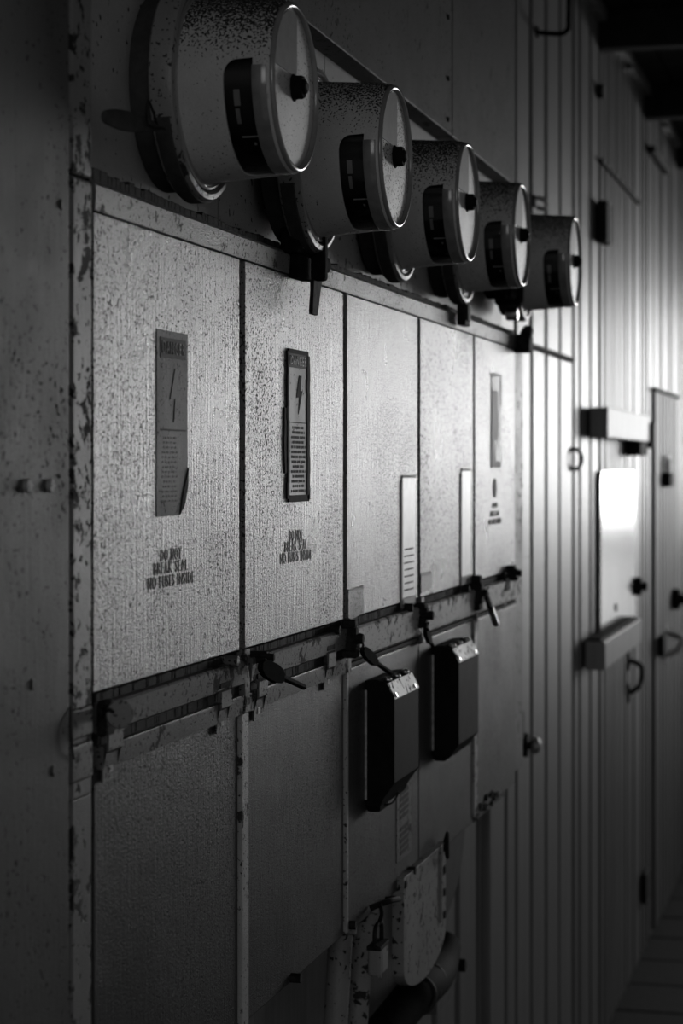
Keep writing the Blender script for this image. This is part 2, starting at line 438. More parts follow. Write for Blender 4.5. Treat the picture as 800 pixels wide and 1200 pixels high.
# rusty hasp stacks on the joints
def hasp(px, y0, y1, k=1.):
    p0, p1 = P(px, y0, -.01), P(px, y1, -.01); bm = N(); n = 5
    for j in range(n):
        a = p0.z+(p1.z-p0.z)*j/n; b = p0.z+(p1.z-p0.z)*(j+1)/n; w = .010*k*random.uniform(.7, 1.25); s = random.uniform(-.003, .003)
        box(bm, p0.x-w+s, p0.x+w+s, -.016-random.uniform(0, .006), 0, b-.001, a+.001, .003, 2)
    cyl(bm, ((p0.x), -.01, (p0.z+p1.z)/2), ((p0.x), -.028, (p0.z+p1.z)/2), .006*k, 8, .001)
    return obj('hasp', bm, M_rust, cab, label='dark rusty hasp on the joint of two covers')
hasp(410, 727, 770, 1.1); hasp(494, 707, 735, 1.1); hasp(559, 675, 715, 1.1); hasp(600, 663, 680, 1.0)
hasp(303, 764, 776, .7)
for px, py in ((393, 738), (273, 775), (479, 712), (546, 690)):
    p = P(px, py, -.008); bm = N(); cyl(bm, p+Vector((0, .008, 0)), p+Vector((0, -.006, 0)), .0065, 6, .001); obj('bolt', bm, M_rust if px > 300 else M_rail, cab)
# bolts and hooks on the lower edge
for px, py in ((345, 1146), (470, 1036), (481, 1020), (410, 1084)):
    p = P(px, py, -.004); bm = N(); cyl(bm, p+Vector((0, .008, 0)), p+Vector((0, -.008, 0)), .006, 6, .001); obj('bolt', bm, M_rust, cab)
p = P(515, 990, -.006); bm = N(); pts = [p+Vector((.022*math.cos(a), -.004-.012*math.sin(a/2), .018*math.sin(a))) for a in [2*PI*k/20 for k in range(20)]]
tube(bm, pts, .0035, 8, closed=True); obj('hook_ring', bm, M_rust, cab)
bm = N(); a = P(434, 1064, -.004); b = P(452, 1054, -.004)
tube(bm, smooth_path([a, a+Vector((.02, -.02, .006)), b+Vector((-.01, -.02, .004)), b]), .004, 8)
obj('staple', bm, M_rust, cab)
# lug at the right end of the ledge
p = P(611, 400, -.01); bm = N(); box(bm, p.x-.03, p.x+.022, -.03, .01, p.z-.022, p.z+.012, .006); cyl(bm, (p.x-.02, -.02, p.z+.008), (p.x+.01, -.02, p.z+.02), .012, 12); obj('lug', bm, M_rust, cab)

# ---------------------------------------------------------------- covers
def lines(x0, x1, z0, z1, n, y, hgt=.5, jag=.25):
    """rows of small blurred print, too small to read"""
    bm = N(); st = (z1-z0)/n
    for k in range(n):
        z = z1-(k+.5)*st; c = (x0+x1)/2; w = (x1-x0)/2*random.uniform(1-jag, 1); x = c-w
        while x < c+w:
            ww = min(random.uniform(.003, .010), c+w-x)
            box(bm, x, x+ww, y-.0004, y, z-st*hgt/2, z+st*hgt/2); x += ww+random.choice((.0015, .004))
    return bm
def bolt_shape(cx, cz, h, y):
    w = h*.5
    pts = [(cx+.1*w, cz+h/2), (cx+.55*w, cz+h/2), (cx+.35*w, cz+.1*h), (cx+.75*w, cz+.12*h), (cx-.05*w, cz-.5*h), (cx+.12*w, cz-.06*h), (cx-.45*w, cz-.08*h)]
    bm = N(); prism(bm, pts, 'y', y-.0006, y); return bm
def stamped(panel, rows, mat, name='stamped_line'):
    for body, pa, pb, py, hh in rows:
        a, b = P(pa, py), X_at(pb); obj(name, text_bm(body, a.x, b, a.z-hh/2, a.z+hh/2, .0002, .0007), mat, panel)
covers = []
descr = ['pale steel cover with wide dark torn warning sticker, nearest the corner post',
         'pale speckled steel cover with framed sticker showing a dark lightning bolt',
         'pale steel cover with white strip at its right edge, peeled tape mark low left',
         'narrow looking pale steel cover between two white strips, fourth along',
         'farthest pale steel cover with faint label and dark oval emblem']
for i in range(5):
    a, b = DIV[i]+.011*(i > 0), DIV[i+1]-.009
    if i == 0: a = DIV[0]+.002
    t = thing('cover_panel', descr[i], 'cover', ((a+b)/2, 0, zR), 'upper sealed covers of the cabinet')
    bm = N(); box(bm, a, b, 0, .010, zR+.001, zT, .0012, 2); obj('cover_sheet', bm, M_paint, t); covers.append(t)
# sticker 1: wide, faded, torn corner
a = P(183, 385); b = P(219, 604); xa, xb, za, zb = a.x, b.x, Z(183, 385), Z(219, 603)
bm = N(); prism(bm, [(xa, zb), (xb-.022, zb), (xb-.012, zb+.022), (xb, zb+.042), (xb, za), (xa, za)], 'y', -.0006, .001)
st = obj('warning_sticker', bm, M_sticker, covers[0], label='faded dark warning sticker with torn lower corner')
bm = N(); prism(bm, [(xb-.024, zb+.001), (xb-.014, zb+.023), (xb+.001, zb+.046), (xb-.001, zb+.026), (xb-.012, zb+.008)], 'y', -.0016, -.0004); obj('torn_flap', bm, M_ink, st)
bm = N(); box(bm, xa+.009, xb-.006, -.0010, -.0005, za-.026, za-.007); obj('header_band', bm, M_stickerd, st)
obj('header_word', text_bm('DANGER', xa+.014, xb-.010, za-.0225, za-.0105, -.0009), M_sticker, st)
obj('bolt_symbol', bolt_shape((xa+xb)/2+.004, za-.062, .052, -.0005), M_inkp, st)
bm = N(); box(bm, xa+.009, xb-.006, -.0010, -.0005, za-.0965, za-.095); obj('rule', bm, M_inkf, st)
obj('small_print', lines(xa+.014, xb-.030, zb+.012, za-.101, 14, -.0005, .42), M_inkp, st)
stamped(covers[0], [('DO NOT', 188, 212, 651, .0115), ('BREAK SEAL', 180, 219.5, 667, .0115), ('NO FUSES INSIDE', 173, 227, 684.5, .0115)], M_stamp)
# sticker 2: framed, clear print
xa, xb = X_at(336.5), X_at(359.5); za, zb = Z(336.5, 411), Z(348, 584)
bm = N(); prism(bm, rrect(xa, xb, zb, za, .004), 'y', -.0012, .001)
st = obj('warning_sticker', bm, M_stickerb, covers[1], label='warning sticker with dark header and lightning bolt, ragged dark edge')
bm = N()
for (x0, x1, z0, z1) in ((xb-.004, xb+.006, zb-.002, za-.002), (xa-.004, xa+.001, zb, za), (xa, xb+.003, zb-.004, zb+.004), (xa, xb, za-.002, za+.003)):
    if x1-x0 < z1-z0:
        z = z0
        while z < z1: w = random.uniform(.006, .02); box(bm, x0-random.uniform(0, .003), x1+random.uniform(0, .002), -.0022, 0, z, min(z+w, z1)); z += w
    else: box(bm, x0, x1, -.0022, 0, z0, z1)
obj('ragged_edge', bm, M_ink, st)
bm = N(); z = zb+.03
while z < zb+.10: w = random.uniform(.01, .02); box(bm, xa-.014-random.uniform(0, .004), xa-.009+random.uniform(0, .003), -.0016, 0, z, z+w); z += w
obj('paint_crack', bm, M_ink, st)
bm = N(); box(bm, xa+.003, xb-.004, -.0017, -.0011, za-.0185, za-.001); obj('header_band', bm, M_stickerd, st)
obj('header_word', text_bm('DANGER', xa+.008, xb-.010, za-.0155, za-.0045, -.0016), M_stickerb, st)
obj('bolt_symbol', bolt_shape((xa+xb)/2+.001, za-.050, .046, -.0011), M_ink, st)
bm = N(); box(bm, xa+.003, xb-.004, -.0016, -.0011, za-.0835, za-.0825); obj('rule', bm, M_ink, st)
obj('small_print', lines(xa+.012, xb-.012, zb+.006, za-.086, 14, -.0011, .55), M_inkf, st)
stamped(covers[1], [('DO NOT', 339, 354, 628, .0125), ('BREAK SEAL', 333.5, 359.5, 641, .0125), ('NO FUSES INSIDE', 328, 365, 655, .0125)], M_stamp)
# white strips at the right of covers 3 and 4
for i, (pa, pb, ya, yb) in ((2, (470.5, 485.5, 560, 697)), (3, (540, 550.5, 552, 673))):
    xa, xb = X_at(pa), X_at(pb); za, zb = Z(pa, ya), Z(pb, yb)
    bm = N(); box(bm, xa, xb, -.0014, .001, zb, za, .0004, 1); w = obj('white_strip', bm, M_white, covers[i], label='long white paper strip')
    bm = N(); box(bm, xa-.008, xa, -.0018, 0, zb-.012, za-.004); box(bm, xa-.006, xb, -.0018, 0, zb-.014, zb-.001); box(bm, xa, xb, -.0018, 0, za, za+.004); obj('strip_edge', bm, M_strip, w)
    if i == 2: obj('small_print', lines(xa+.008, xb-.01, zb+.006, zb+.075, 7, -.0014, .22), M_inkf, w)
# peeled tape marks
for i, (pa, pb, ya, yb) in ((2, (406, 425, 690, 722)), (3, (491.5, 505, 672, 692))):
    xa, xb = X_at(pa), X_at(pb); za, zb = Z(pa, ya), Z(pb, yb); bm = N()
    prism(bm, [(xa+.004, zb), (xb, zb+.004), (xb-.002, za), (xa+.004, za-.004)], 'y', -.0014, .001); obj('tape_patch', bm, M_paint2, covers[i])
    bm = N(); box(bm, xa+.004, xb, -.0020, 0, za-.004, za-.001); obj('tape_edge', bm, M_strip, covers[i])
# cover 5: faint label, oval emblem, stamped words
xa, xb = X_at(575), X_at(586.5); za, zb = Z(575, 437), Z(586, 548)
bm = N(); box(bm, xa, xb, -.0010, .001, zb, za, .0003, 1); st = obj('warning_sticker', bm, M_paint2, covers[4], label='faint painted over sticker')
bm = N(); box(bm, xa, xb, -.0016, 0, za-.004, za+.001); box(bm, xb-.012, xb, -.0016, 0, za-.055, za); box(bm, xa+.003, xb-.035, -.0014, 0, za-.12, za-.03)
box(bm, xa, xb-.01, -.0016, 0, zb, zb+.012); prism(bm, [(xa, zb), (xa+.05, zb), (xa+.035, zb+.03), (xa+.02, zb+.075), (xa, zb+.08)], 'y', -.0015, 0); obj('sticker_stain', bm, M_sticker, st)
p = P(579.3, 572, 0); bm = N(); rr = .041
prism(bm, [(p.x+.017*math.cos(k*PI/16), p.z+.0175*math.sin(k*PI/16)) for k in range(32)], 'y', -.0012, .0005); obj('oval_emblem', bm, M_stickerd, covers[4])
stamped(covers[4], [('DO NOT', 576.5, 582.5, 592.5, .0095), ('BREAK SEAL', 574, 584.5, 602.5, .0095), ('NO FUSES INSIDE', 572, 587, 612, .0095)], M_stickerd)

ldescr = ['large dim lower cover beside the corner post, nearest of the lower row',
          'lower cover with a black seal hanging over its top left corner',
          'lower cover carrying the nearer black box and a sideways printed sticker',
          'lower cover carrying the farther black box',
          'farthest lower cover with rusty bottom corner, beside the plank wall']
lower = []
for i in range(5):
    a, b = DIV[i]+(.003, .014, .006, .0015, .015)[i], DIV[i+1]-(.014, .006, .0015, .015, .002)[i]
    t = thing('access_panel', ldescr[i], 'cover', ((a+b)/2, 0, ZB), 'lower covers of the cabinet')
    zb = ZB + (.0, .004, 0, 0, .004)[i]
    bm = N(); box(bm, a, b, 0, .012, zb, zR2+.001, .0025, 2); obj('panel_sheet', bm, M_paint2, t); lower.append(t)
xa, xb = X_at(464), X_at(481); za, zb = Z(464, 925), Z(472, 1005)
bm = N(); box(bm, xa, xb, -.001, .001, zb, za); st = obj('printed_sticker', bm, M_rail, lower[2], label='pale sticker with sideways print')
bm = N()
for k in range(11):
    z = za-.008-k*(za-zb-.016)/10.5; h = (za-zb)/11*.55
    if k == 5: continue
    prism(bm, [(xa+.02, z), (xb-.02, z+.002), (xb-.02, z+.002-h), (xa+.02, z-h)], 'y', -.0015, -.0009)
obj('small_print', bm, M_inkp, st)
bm = N(); z = ZB+.002; x = DIV[4]-.006
box(bm, DIV[4]-.012, DIV[4]+.30, -.0025, 0, ZB, ZB+.006, .001, 1)
for k in range(26): xx = DIV[4]+random.uniform(-.012, .02)+max(0, k-10)*.014; zz = ZB+random.uniform(.0, .02); box(bm, xx, xx+random.uniform(.004, .012), -.0045, 0, zz, zz+random.uniform(.004, .014), .001, 1)
obj('rust_scab', bm, M_rust, lower[4])

# ================================================================ METERS
def boolean(me_a, me_b):
    a = bpy.data.objects.new('a', me_a); b = bpy.data.objects.new('b', me_b); COL.objects.link(a); COL.objects.link(b)
    m = a.modifiers.new('m', 'BOOLEAN'); m.operation = 'DIFFERENCE'; m.object = b; m.solver = 'EXACT'
    dg = bpy.context.evaluated_depsgraph_get(); dg.update()
    r = bpy.data.meshes.new_from_object(a.evaluated_get(dg))
    bpy.data.objects.remove(a); bpy.data.objects.remove(b); return r
def mesh_of(bm, name):
    me = bpy.data.meshes.new(name); bm.to_mesh(me); bm.free(); return me
Rb, Rf = .0905, .0845
bm = N(); lathe(bm, [(Rb, .020), (Rf, .106), (.0835, .111), (.0805, .1145), (.0785, .1135), (.0785, .108), (Rf-.003, .104), (Rb-.003, .022), (Rb, .020)], 128)
body_me = mesh_of(bm, 'glass_cover')
ac = math.radians(-39); u = Vector((-math.cos(ac), 0, math.sin(ac))); w = Vector((math.sin(ac), 0, math.cos(ac)))
if w.z < 0: w = -w
bm = N(); prism(bm, [(p[0], p[1]) for p in [(.064, .0965), (-.064, .0965)] + [(-.064+.012-.012*math.cos(a), .068+.012-.012*math.sin(a)) for a in [PI/2*k/6 for k in range(7)]] + [(.064-.012+.012*math.cos(a), .068+.012-.012*math.sin(a)) for a in [PI/2-PI/2*k/6 for k in range(7)]]], 'z', .04, .13)
for v in bm.verts:
    t_, q_, r_ = v.co.x, v.co.y, v.co.z; v.co = w*t_ + Vector((0, -q_, 0)) + u*r_
bmesh.ops.recalc_face_normals(bm, faces=bm.faces[:])
body_me = boolean(body_me, mesh_of(bm, 'cutter')); finish(body_me, M_meter, 35)

def part(name, bm, mat, parent, label=None): return obj(name, bm, mat, parent, None, label, local=True)
def make_meter():
    t = thing('electricity_meter', '', 'meter', (0, 0, 0), 'row of round electricity meters')
    bm = N(); lathe(bm, [(0, -.022), (.098, -.022), (.098, -.004), (.094, .004), (0, .004)], 96); part('socket_hub', bm, M_ringdk, t)
    bm = N(); lathe(bm, [(.096, .001), (.106, .0), (.108, .002), (.1085, .010), (.108, .020), (.106, .0235), (.101, .0245), (.0985, .0225), (.0975, .018), (.094, .018), (.094, .004)], 128)
    rg = part('lock_ring', bm, M_ring, t)
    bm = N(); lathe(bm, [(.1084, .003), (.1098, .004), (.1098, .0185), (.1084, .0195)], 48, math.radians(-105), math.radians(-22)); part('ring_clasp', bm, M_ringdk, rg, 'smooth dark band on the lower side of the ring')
    bm = N(); lathe(bm, [(.0975, .019), (.0965, .0225), (.0945, .0235), (.0925, .022), (.0905, .024)], 128); part('glass_foot', bm, M_bead, t, 'shiny clear foot of the cover')
    o = bpy.data.objects.new('glass_cover', body_me); COL.objects.link(o); o.parent = t
    # window: dark register inside, clear pane over the cut
    bm = N(); lathe(bm, [(.066, .020), (.074, .022), (.074, .100), (.066, .103), (0, .103)], 72); rgt = part('register', bm, M_dark, t, 'black register drum seen through the window')
    bm = N(); lathe(bm, [(.0742, .074), (.0748, .074), (.0748, .080), (.0742, .080)], 10, math.radians(-22), math.radians(-10)); lathe(bm, [(.0742, .0745), (.0748, .0745), (.0748, .0785), (.0742, .0785)], 10, math.radians(-36), math.radians(-24)); part('dial_strip', bm, M_name, rgt)
    bm = N(); lathe(bm, [(.0742, .076), (.0747, .076), (.0747, .0925), (.0742, .0925)], 4, math.radians(-48), math.radians(-46.5))
    lathe(bm, [(.0742, .086), (.0747, .086), (.0747, .0885), (.0742, .0885)], 4, math.radians(-56), math.radians(-53)); part('dial_mark', bm, M_white, rgt)
    bm = N(); lathe(bm, [(Rb-.0042, .060), (Rf-.0025, .100)], 40, math.radians(-90), math.radians(12)); part('window_pane', bm, M_pane, t)
    # clear strip round the lower half of the front edge
    bm = N(); lathe(bm, [(Rf+.0004, .0955), (Rf+.0012, .0975), (Rf+.0010, .1035), (Rf+.0002, .1075), (.0832, .1110), (.0812, .1138), (.0788, .1152), (.0775, .1150)], 80, math.radians(-182), math.radians(5)); part('clear_strip', bm, M_clear, t, 'clear unpainted strip along the lower front edge')
    bm = N(); pts = [Vector((-.0795*math.cos(a), -.1138, .0795*math.sin(a))) for a in [2*PI*k/96 for k in range(96)]]; tube(bm, pts, .0032, 12, closed=True); part('front_bead', bm, M_bead, t, 'bright rounded bead around the face')
    bm = N(); lathe(bm, [(.079, .111), (.0785, .1122), (.076, .1120), (.030, .1128), (0, .113)], 96); part('face', bm, M_face, t)
    pts = []
    R = .074
    for k in range(0, 31):
        a = math.radians(90-8 + k*(80+8)/30); pts.append((R*math.cos(a), R*math.sin(a)))
    pts = [(p[0], p[1]) for p in pts] + [(.002, .011), (.008, .013), (.0105, .019)]
    bm = N(); prism(bm, pts, 'y', -.1135, -.111); part('face_patch', bm, M_name, t, 'darker patch in the upper left of the face')  # thin patch, darker than the rest of the face
    bm = N(); lathe(bm, [(0, .126), (.0065, .126), (.0075, .1235), (.0105, .1235), (.0115, .121), (.0115, .115), (.0135, .1135), (.0135, .111), (0, .111)], 36); kb = part('knob', bm, M_black, t, 'black knob in the middle of the face')
    bm = N(); lathe(bm, [(0, .1275), (.0045, .1275), (.0052, .1255), (0, .1255)], 24); part('knob_cap', bm, M_ringdk, kb)
    return t
mt = make_meter()
QF = .1155
mdata = [(343, 100, 200, 'largest round electricity meter, nearest of the five, cut by the top of the frame'),
         (464, 183, 168, 'round electricity meter with a black lock bracket hanging under its ring, second along'),
         (549, 237, 140, 'middle one of the five round electricity meters, bare ring below it'),
         (612, 275.5, 121, 'round electricity meter with a short dark strip below its ring, fourth along'),
         (682.5, 306, 105, 'smallest round electricity meter, farthest of the five, against the plank wall')]
meters = []
mshift = (.012, .004, 0, 0, 0)
def copy_tree(o, parent=None):
    c = o.copy(); COL.objects.link(c)
    if parent: c.parent = parent
    for ch in list(o.children): copy_tree(ch, c)
    return c
mpos = []
for px, py, s, lb in mdata:
    d = F*.1665/s; t_ = (px-400)/F; r = t_*d            # face centre at depth d
    x = d*CT + r*ST; y = CAMY + d*ST - r*CT; z = ZC + (545-py)*d/F
    mpos.append(Vector((x, y+QF, z)))
yb = .007
for i, (px, py, s, lb) in enumerate(mdata):
    c = mt if i == 0 else copy_tree(mt)
    p = mpos[i]
    pass
    c.location = (p.x+mshift[i], min(max(p.y, -.01), .012), p.z); c['label'] = lb; meters.append(c)

# ================================================================ SEALS, LOCKS, BOXES
# leaf shaped tag at the left of the nearest meter
a, b = P(122, 137, -.012), P(190, 150, -.014)
t = thing('seal_tag', 'dark leaf shaped plastic tag sticking out left of the nearest meter', 'tag', (a+b)/2)
d = (b-a); L = d.length; bm = N(); n = 16; prof = []
ax = d.normalized(); up = Vector((0, 0, 1)); up = (up-ax*up.dot(ax)).normalized(); nn = ax.cross(up)
tb = bmesh.new(); rings = []
for k in range(n+1):
    s = k/n; hw = .011*(math.sin(PI*min(1, .08+s*.92))**.55)*(1-.45*s)+.0004; th = .003
    c = a+d*s; rings.append([tb.verts.new(c+up*hw*math.cos(q)+nn*th*math.sin(q)) for q in [2*PI*j/14 for j in range(14)]])
for k in range(n):
    for j in range(14): tb.faces.new((rings[k][j], rings[k][(j+1) % 14], rings[k+1][(j+1) % 14], rings[k+1][j]))
tb.faces.new(rings[0]); tb.faces.new(rings[-1][::-1]); bmesh.ops.recalc_face_normals(tb, faces=tb.faces[:]); absorb(bm, tb)
obj('tag_blade', bm, M_ringdk, t)
bm = N(); tube(bm, smooth_path([b+Vector((-.02, -.002, .0)), P(174, 118, -.02), P(173, 145, -.02), P(193, 151, -.02), b]), .0011, 8); obj('tag_wire', bm, M_rust, t)
# lock bracket under meter 2
c = P(362, 300, -.012)
t = thing('lock_bracket', 'black lock bracket with a hanging strap below the second meter', 'lock', c)
bm = N(); xa, xb = X_at(343, -.012), X_at(373, -.022)
za = Z(360, 262, -.012); zm = Z(360, 302, -.012); zb = Z(360, 329, -.012)
box(bm, xa, xb, -.018, .004, zm, za, .004, 3); box(bm, xa+.02, xb, -.014, 0, zb, zm+.006, .003, 2)
obj('bracket_body', bm, M_black, t)
bm = N(); box(bm, xb-.016, xb+.002, -.034, -.016, zb, za-.012, .004, 3); obj('bracket_flap', bm, M_black, t)
bm = N(); box(bm, xa+.02, xb-.03, -.0195, -.016, zm+.006, za-.022, .0015); obj('bracket_slot', bm, M_ringdk, t)
bm = N(); p = P(382, 311, -.012); cyl(bm, p+Vector((0, .014, 0)), p+Vector((0, -.004, 0)), .0095, 16, .002); obj('lock_barrel', bm, M_black, t)
bm = N(); p0, p1 = P(370, 328, -.018), P(366.5, 369, -.018)
prism(bm, [(p0.x-.018, p0.z), (p0.x+.018, p0.z), (p1.x+.012, p1.z), (p1.x-.012, p1.z)], 'y', -.021, -.016, .001); obj('strap', bm, M_rust, t, label='rusty tapering strap')
# short strip below meter 4, cluster below meter 5
p0, p1 = P(548, 355, -.02), P(548, 382, -.02)
t = thing('lock_strip', 'short dark lock strip below the fourth meter', 'lock', (p0+p1)/2)
bm = N(); box(bm, p0.x-.02, p0.x+.02, -.020, -.006, p1.z, p0.z+.01, .002); obj('strip_body', bm, M_rust, t)
bm = N(); box(bm, p0.x-.012, p0.x+.012, -.023, -.0195, p1.z+.008, p0.z-.004, .001); obj('strip_plate', bm, M_ringdk, t)
p0, p1 = P(573, 335, 0), P(612, 372, 0)
t = thing('lock_bracket', 'black clustered lock bracket under the farthest meter', 'lock', (p0+p1)/2)
bm = N(); z0, z1 = p1.z+.006, p0.z+.01
xx = [X_at(574, -.01), X_at(583, -.02), X_at(592, -.03), X_at(600, -.03), X_at(611, -.04)]
for k in range(4): box(bm, xx[k]+.004, xx[k+1]-.002, -.03-.005*k, .004, z0+(.006, 0, .004, -.004)[k], z1, .006, 2)
obj('bracket_body', bm, M_black, t)
p = P(599, 368, -.03); bm = N(); cyl(bm, p+Vector((0, .01, 0)), p+Vector((0, -.012, 0)), .012, 14, .003); obj('lock_barrel', bm, M_screw, t)

# lead seal disc at the corner post
p = P(140, 837, -.03)
t = thing('lead_seal', 'dull round lead seal on wire at the left end of the rail', 'seal', p)
dr = (Vector((0, CAMY, ZC))-p).normalized(); dr = Vector((dr.x*.7, dr.y-.25, dr.z)).normalized()
bm = N(); cyl(bm, p-dr*.002, p+dr*.003, .0125, 32, .0015); obj('seal_disc', bm, M_ring, t)
bm = N(); tube(bm, smooth_path([P(122, 836, -.008), P(124, 826, -.02), P(130, 823, -.022), P(129, 838, -.022), P(134, 846, -.022), P(138, 840, -.028)]), .0022, 8)
tube(bm, smooth_path([P(120, 842, -.01), P(127, 832, -.024), P(132, 834, -.026), P(138, 835, -.028)]), .0018, 8); obj('seal_wire', bm, M_rust, t)
bm = N(); q = P(120, 841, -.006); box(bm, q.x-.012, q.x+.014, -.014, -.004, q.z-.016, q.z+.016, .004); obj('seal_base', bm, M_rust, t)

# black pull seals on the rail
def pull_seal(lb, hole, a, b, c, w, tail=None, tailmat=None):
    """a..b flat body, b..c thin tail, wire from hole to a"""
    t = thing('pull_seal', lb, 'seal', (a+b)/2, 'pull tight seals on the rail')
    ax = (b-a).normalized(); yv = Vector((0, -1, 0)); sv = ax.cross(yv).normalized(); bm = N(); tb = bmesh.new()
    prof = [(0, .35), (.12, .8), (.3, 1), (.7, 1), (.88, .8), (1, .35)]
    A = [tb.verts.new(a+(b-a)*s+sv*w*h+yv*.003) for s, h in prof]+[tb.verts.new(a+(b-a)*s-sv*w*h+yv*.003) for s, h in prof[::-1]]
    B = [tb.verts.new(v.co-yv*.006) for v in A]
    tb.faces.new(A); tb.faces.new(B[::-1]); n = len(A)
    for i in range(n): tb.faces.new((A[i], B[i], B[(i+1) % n], A[(i+1) % n]))
    bmesh.ops.recalc_face_normals(tb, faces=tb.faces[:]); absorb(bm, tb); obj('seal_body', bm, M_black, t)
    bm = N(); tube(bm, [b-ax*.004, b, c], .0034 if tail is None else tail, 8); obj('seal_tail', bm, tailmat or M_black, t)
    bm = N(); m = (hole+a)/2
    tube(bm, smooth_path([hole, m+Vector((-.004, -.008, .008)), a, a+ax*.003]), .0009, 6); tube(bm, smooth_path([hole+Vector((.004, 0, 0)), m+Vector((.006, -.006, -.004)), a]), .0009, 6)
    obj('seal_wire', bm, M_rust, t); return t
pull_seal('black paddle shaped seal with thin stick at the joint of the first two lower covers', P(304, 782, -.012), P(305, 780, -.026), P(331, 794, -.034), P(356, 805, -.034), .010)
pull_seal('black seal on thin wire hanging above the nearer black box', P(414, 742, -.012), P(424, 761, -.024), P(441, 777, -.030), P(457, 788, -.032), .0075)
pull_seal('thin half black half white seal stick on the farthest lower cover', P(567, 690, -.010), P(568.5, 696, -.018), P(575, 714, -.022), P(581, 731, -.022), .006, .006, M_screw)
pull_seal('small dark seal hanging above the farther black box', P(496, 733, -.012), P(498, 738, -.014), P(504, 752, -.014), P(507, 757, -.014), .0075, .003)

# black covers over the fuse boxes
def black_box(lb, pl, yt, ybk, front_px, prot, pr):
    """pl: px of back-left edge; front_px: (left,right) px of the front face; pr: profile of (protrusion fraction, z px on its own plane)"""
    x0 = X_at(front_px[0], -prot); x1 = X_at(front_px[1], -prot)
    return x0, x1
def blk(lb, x0, x1, prof, bevel_quad, prot, ztop, zbot, zk1, zk2):
    """profile in (y,z): flat top, pale slanted lip, tall front, slanted bottom"""
    t = thing('black_box', lb, 'box', ((x0+x1)/2, 0, zbot), 'black seal covers on the lower panels')
    pf = prof
    bm = N(); prism(bm, pf, 'x', x0, x1, .0015, 2); obj('box_shell', bm, M_boxb, t)
    return t
def make_box(lb, px_l, px_fl, px_fr, y_top, y_bt, y_fb, y_bot, prot, dangling=True):
    x0 = X_at(px_fl, -prot); x1 = X_at(px_fr, -prot); dd = dep(x0, -prot)
    zz = lambda py, y: ZC+(545-py)*dep(x0, y)/F
    zt_ = zz(y_top, 0); zk = zz(y_bt, -prot); zf = zz(y_fb, -prot); zb_ = zz(y_bot, 0); pt = prot*.74
    ztop = zt_-.001
    t = thing('black_box', lb, 'box', ((x0+x1)/2, 0, zb_), 'black boxes on the lower covers')
    prof = [(0, ztop), (-pt*.55, ztop+.002), (-pt, ztop-.003), (-prot, zk), (-prot, zf), (-prot*.62, zf-.022), (-prot*.5, zb_), (0, zb_+.002)]
    bm = N(); prism(bm, prof, 'x', x0, x1, .0014, 2); sh = obj('box_shell', bm, M_boxb, t)
    # pale slanted lip laid over the black slope
    v = Vector((0, -prot+pt, zk-ztop+.003)); nrm = Vector((0, v.z, -v.y)).normalized()
    if nrm.y > 0: nrm = -nrm
    A = Vector((0, -pt, ztop-.003)); B = Vector((0, -prot, zk)); bm = N(); e = .0012
    prism(bm, [(A.y, A.z), (A.y+nrm.y*e, A.z+nrm.z*e), (B.y+nrm.y*e, B.z+nrm.z*e), (B.y, B.z)], 'x', x0+.001, x1-.001); obj('pale_lip', bm, M_boxw, t, label='pale slanted lip')
    for k in range(3):
        x = x0+(x1-x0)*(.15+.35*k); bm = N(); z = ztop-.002
        dome(bm, (x, -pt*.88, z+.002), .0055); obj('screw', bm, M_screw, t, label='bright screw on the dark top')
    for k in range(2):
        bm = N(); x = x0+(x1-x0)*(.08+.78*k); cc = (B*.8+A*.2)+nrm*.001
        cyl(bm, Vector((x, cc.y, cc.z)), Vector((x, cc.y, cc.z))+nrm*.002, .003, 10); obj('rivet', bm, M_screw, t)
    bm = N(); box(bm, x0+.004, x0+(x1-x0)*.35, -prot*.5, -.002, zb_-.007, zb_+.006, .003)
    tube(bm, smooth_path([(x0+.02, -prot*.4, zb_+.004), (x0+.05, -prot*.6, zb_-.002), (x0+.09, -prot*.6, zb_+.004), (x0+.10, -prot*.5, zb_+.008), (x0+.07, -prot*.45, zb_+.010), (x0+.04, -prot*.42, zb_+.006)]), .0014, 6)
    obj('bottom_tie', bm, M_black, t)
    # pale rim where the box meets the panel
    bm = N(); box(bm, x0-.004, x0, -.004, .0, zb_+.01, ztop-.012, .001); obj('back_rim', bm, M_steel, t)
    return t
make_box('larger black box with pale lip on the third lower cover', 431, 462, 490.5, 797, 820, 918, 946, .041)
make_box('smaller black box with pale lip, farther along beside the rusty strip', 508, 537.5, 560.5, 757, 777, 873, 887, .043)

# padlock hanging below the cabinet
p = P(443, 1093, -.014)
t = thing('padlock', 'small pale padlock hanging from a staple under the cabinet edge', 'padlock', p)
w = .020; bm = N(); zt_, zb_ = Z(443, 1082, -.014), Z(443, 1106, -.014)
tube(bm, smooth_path([(p.x-w, -.014, zb_), (p.x-w, -.014, zt_-.010), (p.x-w*.6, -.014, zt_-.001), (p.x+w*.6, -.014, zt_-.001), (p.x+w, -.014, zt_-.010), (p.x+w, -.014, zb_)], 5), .0030, 10)
tube(bm, smooth_path([P(445, 1060, -.02), (p.x+.004, -.018, zt_+.012), (p.x, -.014, zt_-.003)], 5), .0028, 8); obj('shackle', bm, M_rust, t)
bm = N(); zc = Z(443, 1140, -.014); box(bm, p.x-w*1.25, p.x+w*1.25, -.023, -.005, zc, zb_, .004, 3); lk = obj('lock_body', bm, M_pipe, t)
bm = N(); box(bm, p.x-w*1.3, p.x+w*1.3, -.0238, -.004, zb_-.004, zb_+.002, .001); obj('body_top', bm, M_rust, lk)
bm = N(); box(bm, p.x-w*.75, p.x+w*.4, -.0236, -.022, zc+.006, zb_-.006, .0004); obj('body_face', bm, M_strip, lk)
